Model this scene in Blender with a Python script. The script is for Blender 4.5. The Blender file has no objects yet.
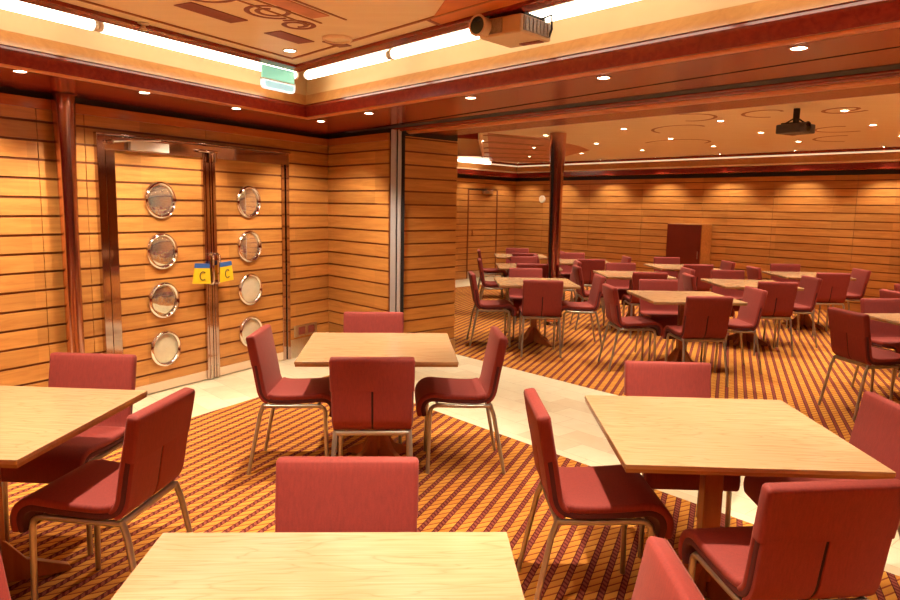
import bpy, bmesh, math, random
from mathutils import Vector, Matrix
random.seed(7)
R = math.radians
PI = math.pi
COL = bpy.context.scene.collection

# ------------------------------------------------------------------ materials
def new_mat(name):
    m = bpy.data.materials.new(name); m.use_nodes = True
    nt = m.node_tree
    return m, nt, nt.nodes['Principled BSDF']

class NB:
    """small node-math helper"""
    def __init__(s, nt): s.nt = nt
    def node(s, t): return s.nt.nodes.new(t)
    def link(s, a, b): s.nt.links.new(a, b)
    def math(s, op, a, b=None, c=None):
        n = s.node('ShaderNodeMath'); n.operation = op
        for i, v in enumerate((a, b, c)):
            if v is None: continue
            if isinstance(v, (int, float)): n.inputs[i].default_value = v
            else: s.link(v, n.inputs[i])
        return n.outputs[0]
    def mix(s, f, a, b):
        n = s.node('ShaderNodeMix'); n.data_type = 'RGBA'
        if isinstance(f, (int, float)): n.inputs[0].default_value = f
        else: s.link(f, n.inputs[0])
        for i, v in ((6, a), (7, b)):
            if isinstance(v, tuple): n.inputs[i].default_value = (*v, 1)
            else: s.link(v, n.inputs[i])
        return n.outputs[2]
    def noise(s, vec, scale, detail=4, rough=.55, dist=0):
        n = s.node('ShaderNodeTexNoise'); s.link(vec, n.inputs['Vector'])
        n.inputs['Scale'].default_value = scale; n.inputs['Detail'].default_value = detail
        n.inputs['Roughness'].default_value = rough; n.inputs['Distortion'].default_value = dist
        return n.outputs['Fac']
    def mapping(s, vec, scale=(1, 1, 1), rot=(0, 0, 0), loc=(0, 0, 0)):
        n = s.node('ShaderNodeMapping'); s.link(vec, n.inputs['Vector'])
        n.inputs['Scale'].default_value = scale; n.inputs['Rotation'].default_value = rot
        n.inputs['Location'].default_value = loc
        return n.outputs[0]
    def obj(s): return s.node('ShaderNodeTexCoord').outputs['Object']
    def sep(s, v):
        n = s.node('ShaderNodeSeparateXYZ'); s.link(v, n.inputs[0]); return n.outputs
    def white(s, v, dim='1D'):
        n = s.node('ShaderNodeTexWhiteNoise'); n.noise_dimensions = dim
        s.link(v, n.inputs['W' if dim == '1D' else 'Vector']); return n.outputs['Value']
    def ramp(s, f, stops):
        n = s.node('ShaderNodeValToRGB'); s.link(f, n.inputs[0])
        e = n.color_ramp.elements
        while len(e) < len(stops): e.new(.5)
        for i, (p, c) in enumerate(stops): e[i].position = p; e[i].color = (*c, 1)
        return n.outputs[0]
    def bump(s, bsdf, h, strength=.2, dist=.01):
        n = s.node('ShaderNodeBump'); n.inputs['Strength'].default_value = strength
        n.inputs['Distance'].default_value = dist
        s.link(h, n.inputs['Height']); s.link(n.outputs[0], bsdf.inputs['Normal'])

def wood(name, c0, c1, rough=.35, grain=(1.2, 14, 14), pitch=None, coat=0.0, var=.25):
    m, nt, b = new_mat(name); N = NB(nt)
    o = N.obj()
    f = N.noise(N.mapping(o, grain), 2.2, 6, .6, .6)
    col = N.ramp(f, [(.3, c0), (.72, c1)])
    if pitch:
        x, y, z = N.sep(o)
        k = N.math('FLOOR', N.math('DIVIDE', N.math('SUBTRACT', z, .04), pitch))
        kx = N.math('FLOOR', N.math('DIVIDE', x, .9))
        w = N.white(N.math('ADD', k, N.math('MULTIPLY', kx, 17.3)))
        h = N.node('ShaderNodeHueSaturation'); N.link(col, h.inputs['Color'])
        N.link(N.math('MULTIPLY_ADD', w, var, 1 - var / 2), h.inputs['Value'])
        col = h.outputs[0]
    N.link(col, b.inputs['Base Color']); b.inputs['Roughness'].default_value = rough
    b.inputs['Coat Weight'].default_value = coat; b.inputs['Coat Roughness'].default_value = .12
    return m

def plain(name, c, rough=.5, metal=0.0, noise=0.0, nscale=30, coat=0.0, spec=.5, bump=0.0):
    m, nt, b = new_mat(name); N = NB(nt)
    b.inputs['Metallic'].default_value = metal; b.inputs['Roughness'].default_value = rough
    b.inputs['Coat Weight'].default_value = coat; b.inputs['Specular IOR Level'].default_value = spec
    f = N.noise(N.obj(), nscale, 4)
    k = max(noise, .02)
    N.link(N.ramp(f, [(.25, tuple(max(0, x * (1 - k)) for x in c)), (.75, tuple(min(1, x * (1 + k)) for x in c))]), b.inputs['Base Color'])
    if bump: N.bump(b, f, bump, .004)
    return m

def emit(name, c, s):
    m, nt, b = new_mat(name)
    b.inputs['Base Color'].default_value = (*c, 1)
    b.inputs['Emission Color'].default_value = (*c, 1); b.inputs['Emission Strength'].default_value = s
    return m

def fabric(name, c):
    m, nt, b = new_mat(name); N = NB(nt)
    o = N.obj()
    streak = N.noise(N.mapping(o, (90, 90, 6)), 1.5, 3)
    fine = N.noise(o, 260, 2)
    f = N.math('ADD', N.math('MULTIPLY', streak, .6), N.math('MULTIPLY', fine, .4))
    N.link(N.ramp(f, [(.3, tuple(x * .82 for x in c)), (.7, tuple(x * 1.14 for x in c))]), b.inputs['Base Color'])
    b.inputs['Roughness'].default_value = .78
    b.inputs['Sheen Weight'].default_value = .12; b.inputs['Sheen Roughness'].default_value = .4
    b.inputs['Sheen Tint'].default_value = (1, .6, .5, 1)
    N.bump(b, fine, .15, .002)
    return m

def carpet_mat():
    m, nt, b = new_mat('patterned_carpet'); N = NB(nt)
    o = N.obj()
    v0 = N.mapping(o, rot=(0, 0, R(21.3)))
    x, y, z = N.sep(v0)                       # x across rows, y along rows
    PV, PU = .078, .066
    vv = N.math('DIVIDE', x, PV)
    fv = N.math('FRACT', vv)
    row = N.math('FLOOR', vv)
    u = N.math('ADD', N.math('DIVIDE', y, PU), N.math('MULTIPLY', row, .37))
    leaf = N.math('FRACT', N.math('ADD', u, N.math('MULTIPLY', fv, -1.35)))
    leafk = N.math('FLOOR', N.math('ADD', u, N.math('MULTIPLY', fv, -1.35)))
    # leaf zone: 0.06 .. 0.68 of the row, leaves separated by slanted brown lines
    zone = N.math('MULTIPLY', N.math('GREATER_THAN', fv, .05), N.math('LESS_THAN', fv, .66))
    ln = N.math('LESS_THAN', leaf, .20)
    shade = N.math('MULTIPLY_ADD', leaf, .5, .5)
    rnd = N.white(N.math('ADD', leafk, N.math('MULTIPLY', row, 31.7)))
    yel = N.mix(N.math('MULTIPLY', rnd, .7), (.66, .31, .055), (.55, .21, .03))
    yel = N.mix(N.math('MULTIPLY', N.math('SUBTRACT', 1, leaf), .4), yel, (.42, .12, .02))
    leafc = N.mix(ln, yel, (.26, .05, .014))
    rope = N.math('FRACT', N.math('ADD', N.math('MULTIPLY', u, 2), N.math('MULTIPLY', fv, 2.4)))
    ropec = N.mix(N.math('GREATER_THAN', rope, .55), (.26, .065, .04), (.13, .018, .015))
    edge = N.math('ADD', N.math('LESS_THAN', N.math('ABSOLUTE', N.math('SUBTRACT', fv, .69)), .03), N.math('LESS_THAN', fv, .05))
    ropec = N.mix(edge, ropec, (.08, .009, .010))
    col = N.mix(zone, ropec, leafc)
    pile = N.noise(o, 420, 2)
    h = N.node('ShaderNodeHueSaturation'); N.link(col, h.inputs['Color'])
    N.link(N.math('MULTIPLY_ADD', pile, .5, .75), h.inputs['Value'])
    N.link(h.outputs[0], b.inputs['Base Color'])
    b.inputs['Roughness'].default_value = .95; b.inputs['Specular IOR Level'].default_value = .15
    N.bump(b, pile, .4, .004)
    return m

def marble_mat():
    m, nt, b = new_mat('cream_marble_tiles'); N = NB(nt)
    o = N.mapping(N.obj(), rot=(0, 0, R(49)))
    br = N.node('ShaderNodeTexBrick'); N.link(o, br.inputs['Vector'])
    br.inputs['Scale'].default_value = 1.0; br.inputs['Brick Width'].default_value = .42
    br.inputs['Row Height'].default_value = .21; br.inputs['Mortar Size'].default_value = .002
    br.inputs['Color1'].default_value = (.86, .78, .56, 1); br.inputs['Color2'].default_value = (.56, .36, .17, 1)
    br.inputs['Mortar'].default_value = (.45, .32, .18, 1); br.inputs['Bias'].default_value = -.45
    f = N.noise(o, 5, 6, .6, 1.2)
    vein = N.ramp(f, [(.35, (.80, .72, .53)), (.6, (.70, .58, .38))])
    c = N.mix(.4, br.outputs[0], vein)
    N.link(c, b.inputs['Base Color']); b.inputs['Roughness'].default_value = .28
    return m

def maple_mat():
    m, nt, b = new_mat('maple_table_top'); N = NB(nt)
    o = N.obj()
    inf = N.node('ShaderNodeObjectInfo').outputs['Random']
    cmb = N.node('ShaderNodeCombineXYZ'); N.link(N.math('MULTIPLY', inf, 30), cmb.inputs[1])
    va = N.node('ShaderNodeVectorMath'); va.operation = 'ADD'
    N.link(o, va.inputs[0]); N.link(cmb.outputs[0], va.inputs[1])
    p = va.outputs[0]
    big = N.noise(N.mapping(p, (.9, 6, 6)), 1.6, 3, .5, .4)
    rings = N.math('FRACT', N.math('MULTIPLY', big, 11))
    rl = N.math('POWER', N.math('ABSOLUTE', N.math('MULTIPLY_ADD', rings, 2, -1)), 5)
    fine = N.noise(N.mapping(p, (3, 90, 90)), 1.5, 3)
    base = N.ramp(fine, [(.3, (.455, .282, .145)), (.7, (.555, .362, .20))])
    c = N.mix(N.math('MULTIPLY', rl, .38), base, (.32, .16, .055))
    N.link(c, b.inputs['Base Color']); b.inputs['Roughness'].default_value = .17
    return m

M = {}
M['panel'] = wood('orange_wood_panel', (.46, .178, .040), (.64, .295, .076), .36, (1.0, 12, 12), .1305, .15)
M['backing'] = plain('dark_groove_backing', (.20, .055, .016), .7)
M['seam'] = plain('panel_seam', (.12, .03, .01), .7)
M['mahogany'] = wood('red_mahogany', (.16, .010, .005), (.25, .022, .008), .26, (1, 16, 16), None, .3)
M['mahogany_light'] = wood('orange_mahogany_bead', (.48, .125, .03), (.58, .18, .045), .28, (1, 16, 16), None, .2)
M['gold_wood'] = wood('golden_cove_edge', (.44, .19, .055), (.56, .27, .085), .3, (1, 10, 10), None, .2)
M['black'] = plain('black_recess', (.012, .008, .008), .6)
M['ceiling'] = wood('tan_ceiling', (.82, .68, .47), (.88, .76, .55), .45, (1.0, 5, 5), None, .1)
M['inlay_dark'] = plain('dark_inlay', (.22, .045, .03), .5, noise=.2)
M['inlay_pink'] = plain('rose_inlay', (.55, .22, .12), .5, noise=.2, nscale=8)
M['inlay_line'] = plain('brown_inlay_line', (.34, .13, .05), .5)
M['inlay_orange'] = plain('orange_inlay', (.62, .19, .04), .4, noise=.15, nscale=4)
M['cove'] = plain('cream_cove', (.60, .43, .22), .5, noise=.05, nscale=4)
M['cream_bead'] = plain('cream_bead', (.85, .66, .46), .35)
M['chrome'] = plain('polished_chrome', (.80, .74, .70), .07, 1.0, noise=.03)
M['copper_chrome'] = plain('polished_reddish_column', (.66, .36, .29), .16, 1.0, noise=.05)
M['steel'] = plain('brushed_steel', (.70, .62, .52), .3, 1.0, noise=.08, nscale=60)
M['leg'] = plain('champagne_tube', (.46, .42, .37), .32, .85, noise=.05)
M['mirror'] = plain('porthole_glass', (.82, .78, .66), .06, .9, noise=.04)
M['reflect_tint'] = plain('porthole_reflection_tint', (.80, .76, .58), .18, .35, noise=.05)  # bright cream reflection put into the colour of the lower portholes
M['fabric'] = fabric('red_fabric', (.25, .028, .020))
M['fabric_dark'] = fabric('dark_maroon_fabric', (.085, .010, .014))
M['slit'] = plain('slit_black', (.03, .004, .004), .9)
M['carpet'] = carpet_mat(); M['marble'] = marble_mat(); M['maple'] = maple_mat()
M['maple_edge'] = wood('table_edge', (.30, .13, .035), (.42, .20, .06), .4, (2, 20, 20))
M['table_leg'] = wood('reddish_table_base', (.34, .095, .03), (.48, .16, .05), .35, (10, 10, 1.5))
M['lamp_glow'] = emit('downlight_glow', (1, .86, .62), 30)
M['lamp_ring'] = plain('downlight_ring', (.75, .66, .55), .25, .8)
M['yellow'] = plain('yellow_card', (.90, .60, .02), .45)
M['blue'] = plain('blue_card', (.04, .13, .45), .4)
M['ink'] = plain('dark_ink', (.05, .04, .02), .6)
M['green'] = emit('green_exit_panel', (.30, .80, .58), .55)
M['sign_white'] = emit('white_exit_panel', (.80, .95, .98), .75)
M['sign_blue'] = emit('pale_blue_pictogram', (.42, .78, .88), .5)
M['acrylic'] = plain('clear_acrylic_edge', (.85, .92, .86), .15)
M['proj_body'] = plain('beige_projector_plastic', (.62, .46, .30), .4, noise=.05)
M['proj_side'] = plain('grey_projector_side', (.30, .25, .22), .5, noise=.3, nscale=120)
M['proj_dark'] = plain('charcoal_projector', (.06, .045, .045), .45, noise=.2)
M['lens'] = plain('black_lens', (.008, .008, .01), .08)
M['maroon_box'] = plain('maroon_cabinet_front', (.20, .035, .022), .35, noise=.1, nscale=5)
M['silver'] = plain('silver_track', (.50, .48, .50), .35, .35)
M['door_chrome'] = plain('dark_door_chrome', (.60, .46, .42), .08, 1.0, noise=.03)
M['white_plastic'] = plain('white_plastic', (.85, .80, .72), .4)

# ------------------------------------------------------------------ mesh builder
class MB:
    def __init__(s): s.v = []; s.f = []; s.mi = []; s.cur = 0
    def add(s, vs, fs):
        o = len(s.v); s.v += [tuple(v) for v in vs]
        for f in fs: s.f.append([o + i for i in f]); s.mi.append(s.cur)
    def box(s, a, b):
        x0, y0, z0 = a; x1, y1, z1 = b
        s.add([(x0, y0, z0), (x1, y0, z0), (x1, y1, z0), (x0, y1, z0), (x0, y0, z1), (x1, y0, z1), (x1, y1, z1), (x0, y1, z1)],
              [(0, 3, 2, 1), (4, 5, 6, 7), (0, 1, 5, 4), (1, 2, 6, 5), (2, 3, 7, 6), (3, 0, 4, 7)])
    def prism(s, pts, z0, z1):
        n = len(pts)
        area = sum(pts[i][0] * pts[(i + 1) % n][1] - pts[(i + 1) % n][0] * pts[i][1] for i in range(n))
        if area < 0: pts = pts[::-1]
        s.add([(x, y, z0) for x, y in pts] + [(x, y, z1) for x, y in pts],
              [tuple(range(n - 1, -1, -1)), tuple(range(n, 2 * n))] + [(i, (i + 1) % n, n + (i + 1) % n, n + i) for i in range(n)])
    def loft(s, rings, caps=True):
        n = len(rings[0]); vs = [p for r in rings for p in r]; fs = []
        for k in range(len(rings) - 1):
            for i in range(n):
                j = (i + 1) % n
                fs.append((k * n + i, k * n + j, (k + 1) * n + j, (k + 1) * n + i))
        if caps:
            fs.append(tuple(range(n - 1, -1, -1))); q = (len(rings) - 1) * n
            fs.append(tuple(q + i for i in range(n)))
        s.add(vs, fs)
    def tube(s, pts, r, n=10, flat=1.0):
        pts = [Vector(p) for p in pts]; rings = []
        t0 = (pts[1] - pts[0]).normalized()
        up = Vector((0, 0, 1)) if abs(t0.z) < .9 else Vector((1, 0, 0))
        a = t0.cross(up).normalized()
        for i, p in enumerate(pts):
            if i == 0: t = (pts[1] - p)
            elif i == len(pts) - 1: t = p - pts[i - 1]
            else: t = (pts[i + 1] - p).normalized() + (p - pts[i - 1]).normalized()
            t.normalize()
            a = (a - t * a.dot(t)).normalized(); b = t.cross(a)
            rr = r[i] if isinstance(r, (list, tuple)) else r
            rings.append([p + (a * math.cos(2 * PI * k / n) + b * math.sin(2 * PI * k / n) * flat) * rr for k in range(n)])
        s.loft(rings)
    def lathe(s, prof, n=32, M4=None):
        M4 = M4 or Matrix()
        rings = [[M4 @ Vector((r * math.cos(2 * PI * k / n), r * math.sin(2 * PI * k / n), z)) for k in range(n)] for r, z in prof]
        s.loft(rings, caps=False)
    def xform(s, M4, start=0):
        for i in range(start, len(s.v)): s.v[i] = tuple(M4 @ Vector(s.v[i]))
    def build(s, name, mats, parent=None, smooth=None, bevel=0, segs=2):
        me = bpy.data.meshes.new(name); me.from_pydata(s.v, [], s.f)
        if not isinstance(mats, (list, tuple)): mats = [mats]
        for m in mats: me.materials.append(m)
        for p, k in zip(me.polygons, s.mi): p.material_index = min(k, len(mats) - 1)
        bm = bmesh.new(); bm.from_mesh(me)
        bmesh.ops.recalc_face_normals(bm, faces=bm.faces)
        if bevel:
            es = [e for e in bm.edges if len(e.link_faces) == 2 and e.calc_face_angle(0) > R(35)]
            bmesh.ops.bevel(bm, geom=es, offset=bevel, segments=segs, affect='EDGES', profile=.5, clamp_overlap=True)
        bm.to_mesh(me); bm.free()
        if smooth or bevel:
            for p in me.polygons: p.use_smooth = True
            me.set_sharp_from_angle(angle=R(smooth or (60 if bevel else 40)))
        o = bpy.data.objects.new(name, me); COL.objects.link(o)
        if bevel:
            wn = o.modifiers.new('weighted_normals', 'WEIGHTED_NORMAL'); wn.keep_sharp = True; wn.weight = 100
        if parent is not None: o.parent = parent
        return o

def tag(o, label, cat, group=None):
    o['label'] = label; o['category'] = cat
    if group: o['group'] = group
    return o
def struct(o, parent=None):
    if parent is None and o.parent is None: o['kind'] = 'structure'
    return o
def empty(name, loc=(0, 0, 0), rz=0):
    o = bpy.data.objects.new(name, None); COL.objects.link(o)
    o.empty_display_size = .1; o.location = loc; o.rotation_euler = (0, 0, rz); return o
def copy_tree(o, parent=None):
    c = o.copy(); COL.objects.link(c)
    if parent is not None: c.parent = parent
    for ch in list(o.children): copy_tree(ch, c)
    return c

# ------------------------------------------------------------------ room frame
# door wall: normal m (into the room), direction w ; beam / far wall: normal n, direction d
m2 = Vector((.873, -.488)); w2 = Vector((.488, .873))
n2 = Vector((math.sin(R(49)), math.cos(R(49)))); d2 = Vector((math.sin(R(139)), math.cos(R(139))))
MOFF = -4.975
def XP(off, c):                                # plan point: distance off from the door wall, c along n
    A = Matrix(((m2.x, m2.y), (n2.x, n2.y)))
    return tuple(A.inverted() @ Vector((MOFF + off, c)))
def WA(along, off): 
    p = m2 * (MOFF + off) + w2 * along; return (p.x, p.y)
def ND(n, d):
    p = n2 * n + d2 * d; return (p.x, p.y)

def wall_obj_matrix(p0, p1):
    """local x from p0 to p1, local y to the LEFT of that direction, z up"""
    a = Vector((p1[0] - p0[0], p1[1] - p0[1])).normalized()
    return Matrix(((a.x, -a.y, 0, p0[0]), (a.y, a.x, 0, p0[1]), (0, 0, 1, 0), (0, 0, 0, 1)))

PITCH, Z0G, GAP = .1305, .041, .017
def planks(mb, x0, x1, z0, z1, y=1, seams=(), thick=.012):
    """boards between grooves on the local +y (y=1) or -y side"""
    xs = [x0] + sorted(s for s in seams if x0 < s < x1) + [x1]
    k = math.floor((z0 - Z0G) / PITCH)
    while True:
        a = Z0G + k * PITCH + GAP / 2; b = a + PITCH - GAP
        k += 1
        if a >= z1: break
        a = max(a, z0); b = min(b, z1)
        if b - a < .004: continue
        for i in range(len(xs) - 1):
            g0 = .003 if i > 0 else 0; g1 = .003 if i < len(xs) - 2 else 0
            lo, hi = (0, thick) if y > 0 else (-thick, 0)
            mb.box((xs[i] + g0, lo, a), (xs[i + 1] - g1, hi, b))
def plank_wall(name, p0, p1, rects, y=1, seams=(), thick=.10, face='panel'):
    mb = MB()
    for (x0, x1, z0, z1) in rects:
        mb.cur = 1
        mb.box((x0, -thick if y > 0 else 0, z0), (x1, 0 if y > 0 else thick, z1))
        mb.cur = 0
        planks(mb, x0, x1, z0, z1, y, seams)
    o = mb.build(name, [M[face], M['backing']])
    o.matrix_world = wall_obj_matrix(p0, p1)
    return struct(o)

# ------------------------------------------------------------------ floor
FAR_N = 12.4
mb = MB(); mb.prism([ND(-4, 5.2), ND(13, 5.2), ND(13, -16), ND(-4, -16)], -.05, 0)
floor = struct(mb.build('floor', M['marble']))
mb = MB(); mb.prism([XP(.81, 3.48), XP(.81, -3.9), ND(-3.9, 5.1), ND(3.48, 5.1)], 0, .004)
struct(mb.build('floor_carpet', M['carpet']))
LW0 = Vector((.15, 15.6)); lwd = Vector((math.sin(R(41)), math.cos(R(41)))); lwn = Vector((lwd.y, -lwd.x))
def LW(al, off=0):
    p = LW0 + lwd * al + lwn * off; return (p.x, p.y)
def XLN(off, c):                               # on the far left wall, offset off, at n = c
    A = Matrix(((lwn.x, lwn.y), (n2.x, n2.y)))
    return tuple(A.inverted() @ Vector((LW0.dot(lwn) + off, c)))
mb = MB(); mb.prism([XLN(1.0, 5.05), XLN(1.0, FAR_N), ND(FAR_N, 5.1), ND(5.05, 5.1)], 0, .004)
struct(mb.build('floor_carpet', M['carpet']))

# ------------------------------------------------------------------ door wall
WT = 2.285
AL0, AL1 = -3.4, 6.148
p0, p1 = WA(AL0, 0), WA(AL1, 0)
def la(x): return x - AL0
# local y to the left of the direction of travel points away from the room, so boards face -y
wl = plank_wall('wall_left', p0, p1,
    [(0, la(3.40), .10, 2.215), (la(3.40), la(5.50), 2.10, 2.215), (la(5.50), la(AL1), .10, 2.215)],
    y=-1, seams=[la(v) for v in (-2.4, -1.2, 0.2, 1.6, 2.978, 3.33, 4.46)])
def on_wall(mb, name, mats, **k):
    o = mb.build(name, mats, **k); o.matrix_world = wall_obj_matrix(p0, p1); return o
mb = MB()
mb.box((0, -.016, .0), (la(3.40), 0, .10)); mb.box((la(5.50), -.016, 0), (la(AL1), 0, .10))
struct(on_wall(mb, 'baseboard_left', M['panel'], bevel=.003))
mb = MB(); mb.box((0, -.03, 2.215), (la(AL1) , 0, 2.285))
mb.cur = 1; mb.box((0, -.004, 2.285), (la(AL1), .05, 2.36))
struct(on_wall(mb, 'trim_1', [M['mahogany_light'], M['black']]))

# double door: chrome frame, two leaves with portholes
mb = MB()
fx0, fx1 = la(3.40), la(5.50)
mb.box((fx0, -.05, 0), (fx0 + .065, .05, 2.10)); mb.box((fx0 + .071, -.044, 0), (fx0 + .15, .05, 2.02))
mb.box((fx1 - .045, -.03, 0), (fx1, .05, 2.10)); mb.box((fx1 - .10, -.02, 0), (fx1 - .055, .05, 2.02))
mb.box((fx0, -.052, 2.085), (fx1, .05, 2.10)); mb.box((fx0 + .065, -.045, 1.975), (fx1 - .045, .05, 2.082))
struct(on_wall(mb, 'trim_2', M['door_chrome'], bevel=.004))
def porthole(leaf, x, z, glass, tilt):
    """chrome ring with a shallow mirror dish"""
    T = Matrix.Translation((x, -.014, z)) @ Matrix.Rotation(R(90), 4, 'X')
    a = MB(); a.lathe([(.122, -.004), (.150, -.004), (.154, .008), (.148, .022), (.136, .028), (.126, .022), (.122, .008)], 36, T)
    ring = a.build('porthole_ring', M['chrome'], leaf, smooth=50)
    g = MB(); g.lathe([(.122, -.002), (.122, .006), (.10, .010), (.06, .013), (.02, .0145), (.002, .0147)], 36, T)
    g.build('porthole_glass', M[glass], ring, smooth=60)
def leaf(name, xa, xb, px, side):
    e = empty(name); e.matrix_world = wall_obj_matrix(p0, p1); e['kind'] = 'structure'
    mb = MB(); mb.cur = 1; mb.box((xa, 0, .09), (xb, .05, 1.975)); mb.cur = 0; planks(mb, xa, xb, .09, 1.975, -1)
    mb.build('door_panel', [M['panel'], M['backing']], e)
    mb = MB(); mb.box((xa, -.016, .012), (xb, .05, .088)); mb.build('kick_plate', M['cream_bead'], e, bevel=.002)
    for z, g in ((.366, 'reflect_tint'), (.777, 'mirror' if side < 0 else 'reflect_tint'), (1.186, 'mirror'), (1.605, 'mirror')):
        porthole(e, px, z, g, side)
    mb = MB()
    sx = (xb, xb + .066) if side < 0 else (xa - .066, xa)
    mb.box((sx[0], -.040, .012), (sx[1], .05, 1.99))
    mb.box((sx[0] + .022, -.047, .012), (sx[0] + .044, -.038, 1.99))
    mb.build('stile', M['door_chrome'], e, bevel=.004)
    # pull handle and floor bolt
    hx = (sx[0] + sx[1]) / 2
    h = MB()
    h.tube([(hx, -.04, 1.14), (hx, -.085, 1.14), (hx, -.10, 1.12), (hx, -.10, .90), (hx, -.085, .88), (hx, -.04, .88)], .010, 10)
    h.build('door_handle', M['chrome'], e, smooth=50)
    h = MB(); h.tube([(hx, -.05, .014), (hx, -.05, .14)], .006, 8); h.build('floor_bolt', M['steel'], e, smooth=50)
    return e
lf = leaf('door_1', la(3.552), la(4.402), la(3.968), -1)
rf = leaf('door_2', la(4.540), la(5.400), la(4.951), 1)
# closer with a white arm over the left leaf and a slimmer one over the right leaf
c = empty('door_closer'); c.matrix_world = wall_obj_matrix(p0, p1)
tag(c, 'silver door closer with white arm above the left door leaf', 'door closer')
mb = MB(); mb.box((la(3.66), -.085, 1.985), (la(4.02), -.047, 2.06)); mb.build('housing', M['white_plastic'], c, bevel=.006)  # white box stands in for a pale reflection in the chrome header
mb = MB(); mb.tube([(la(3.50), -.10, 2.035), (la(3.70), -.12, 2.055), (la(3.92), -.10, 2.075)], .011, 8, .6); mb.build('arm', M['white_plastic'], c, smooth=50)
mb = MB(); mb.tube([(la(3.50), -.051, 2.035), (la(3.50), -.105, 2.035)], .016, 10); mb.build('pivot', M['chrome'], c, smooth=50)
c = empty('door_closer'); c.matrix_world = wall_obj_matrix(p0, p1)
tag(c, 'slim chrome hinge arm at the top meeting point of both doors', 'door closer')
mb = MB(); mb.tube([(la(4.33), -.075, 2.03), (la(4.47), -.09, 2.03), (la(4.53), -.075, 2.03)], .012, 8); mb.build('arm', M['chrome'], c, smooth=50)
mb = MB(); mb.lathe([(.001, -.03), (.035, -.03), (.035, .05), (.001, .05)], 18, Matrix.Translation((la(4.47), -.085, 1.97))); mb.build('pivot', M['chrome'], c, smooth=40)

# yellow cards hung on the two pull handles
def card(x, tilt, label):
    e = empty('door_sign'); tag(e, label, 'sign', 'yellow cards on the door handles')
    B = wall_obj_matrix(p0, p1) @ Matrix.Translation((x, -.118, 1.06)) @ Matrix.Rotation(tilt[0], 4, 'Z') @ Matrix.Rotation(tilt[1], 4, 'Y')
    e.matrix_world = B
    def trap(za, zb, wa, wb, y0, y1):
        mb = MB(); vs = []
        for y in (y0, y1): vs += [(-wa, y, za), (wa, y, za), (wb, y, zb), (-wb, y, zb)]
        mb.add(vs, [(0, 1, 2, 3), (7, 6, 5, 4), (0, 4, 5, 1), (1, 5, 6, 2), (2, 6, 7, 3), (3, 7, 4, 0)]); return mb
    trap(-.165, -.03, .088, .074, -.008, .008).build('card', M['yellow'], e, bevel=.002)
    trap(-.03, .01, .074, .070, -.009, .009).build('header', M['blue'], e, bevel=.002)
    mb = MB(); pts = [(.004 + .030 * math.cos(a), -.0085, -.098 + .036 * math.sin(a)) for a in [R(48 + i * 264 / 18) for i in range(19)]]
    mb.tube(pts, .0085, 8, .4); mb.build('letter_c', M['ink'], e, smooth=60)
card(la(4.295), (R(-6), R(4)), 'yellow C card with blue top on the left door handle')
card(la(4.56), (R(8), R(-3)), 'yellow C card with blue top on the right door handle')

# sockets and steel plate at the foot of the wall right of the doors
sp = empty('socket_plate'); sp.matrix_world = wall_obj_matrix(p0, p1); tag(sp, 'steel double socket plate low on wall right of the doors', 'socket')
mb = MB(); mb.box((la(5.565), -.028, .215), (la(5.915), -.0125, .335)); mb.build('plate', M['steel'], sp, bevel=.003)
for k in range(2):
    mb = MB(); x = la(5.62 + .15 * k); mb.box((x, -.036, .235), (x + .10, -.026, .315)); mb.build('socket', M['inlay_dark'], sp, bevel=.006)
kp = MB(); kp.box((la(5.51), -.022, .003), (la(6.12), -.0165, .195)); kp = kp.build('kick_plate', M['steel'], bevel=.002); kp.matrix_world = wall_obj_matrix(p0, p1)
tag(kp, 'brushed steel kick plate at the foot of the corner wall', 'plate')

# polished column against the door wall
def column(name, loc, r, h, label):
    e = empty(name, loc); tag(e, label, 'column')
    mb = MB(); mb.lathe([(r * .98, .05), (r * .98, h * .62), (r * 1.08, h * .8), (r * 1.25, h * .93), (r * 1.3, h - .004)], 40); mb.build('shaft', M['copper_chrome'], e, smooth=40)
    mb = MB(); mb.lathe([(r * 1.25, 0), (r * 1.25, .03), (r * 1.1, .05), (r * 1.0, .052)], 40); mb.build('base_ring', M['chrome'], e, smooth=40)
    return e
column('round_column', (*WA(3.125, .095), 0), .060, 2.325, 'polished reddish round column against the wall left of the doors')
column('round_column', (1.405, 9.70, 0), .085, 2.598, 'polished round column standing among the tables of the far room')

# ------------------------------------------------------------------ partition stub and pillar end
C0 = XP(0, 4.1)
ch = ND(4.1, -5.62)
stub = plank_wall('wall_back', C0, ch, [(0, (Vector(ch) - Vector(C0)).length - .02, .10, 2.215)], y=-1, seams=(), thick=.02)
mb = MB(); L = (Vector(ch) - Vector(C0)).length - .02
mb.box((0, -.016, 0), (L, 0, .10)); o = mb.build('baseboard_back', M['panel'], bevel=.003); o.matrix_world = wall_obj_matrix(C0, ch); struct(o)
mb = MB(); mb.box((0, -.03, 2.215), (L, 0, 2.285)); mb.cur = 1; mb.box((0, -.004, 2.285), (L, .3, 2.36))
o = mb.build('trim_3', [M['mahogany_light'], M['black']]); o.matrix_world = wall_obj_matrix(C0, ch); struct(o)
e0 = Vector((-.475, 7.12)); e1 = Vector((.045, 7.63))
ed = (e1 - e0).normalized()
plank_wall('wall_end', e0, e1, [(.0, (e1 - e0).length, .17, 2.275)], y=-1, thick=.40)
EL = (e1 - e0).length
mb = MB(); mb.box((0, -.018, 0), (EL + .01, .40, .17)); o = mb.build('baseboard_end', M['steel'], bevel=.003); o.matrix_world = wall_obj_matrix(e0, e1); struct(o)
mb = MB(); mb.box((0, -.004, 2.275), (EL, .4, 2.36)); o = mb.build('trim_4', M['black']); o.matrix_world = wall_obj_matrix(e0, e1); struct(o)
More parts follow.
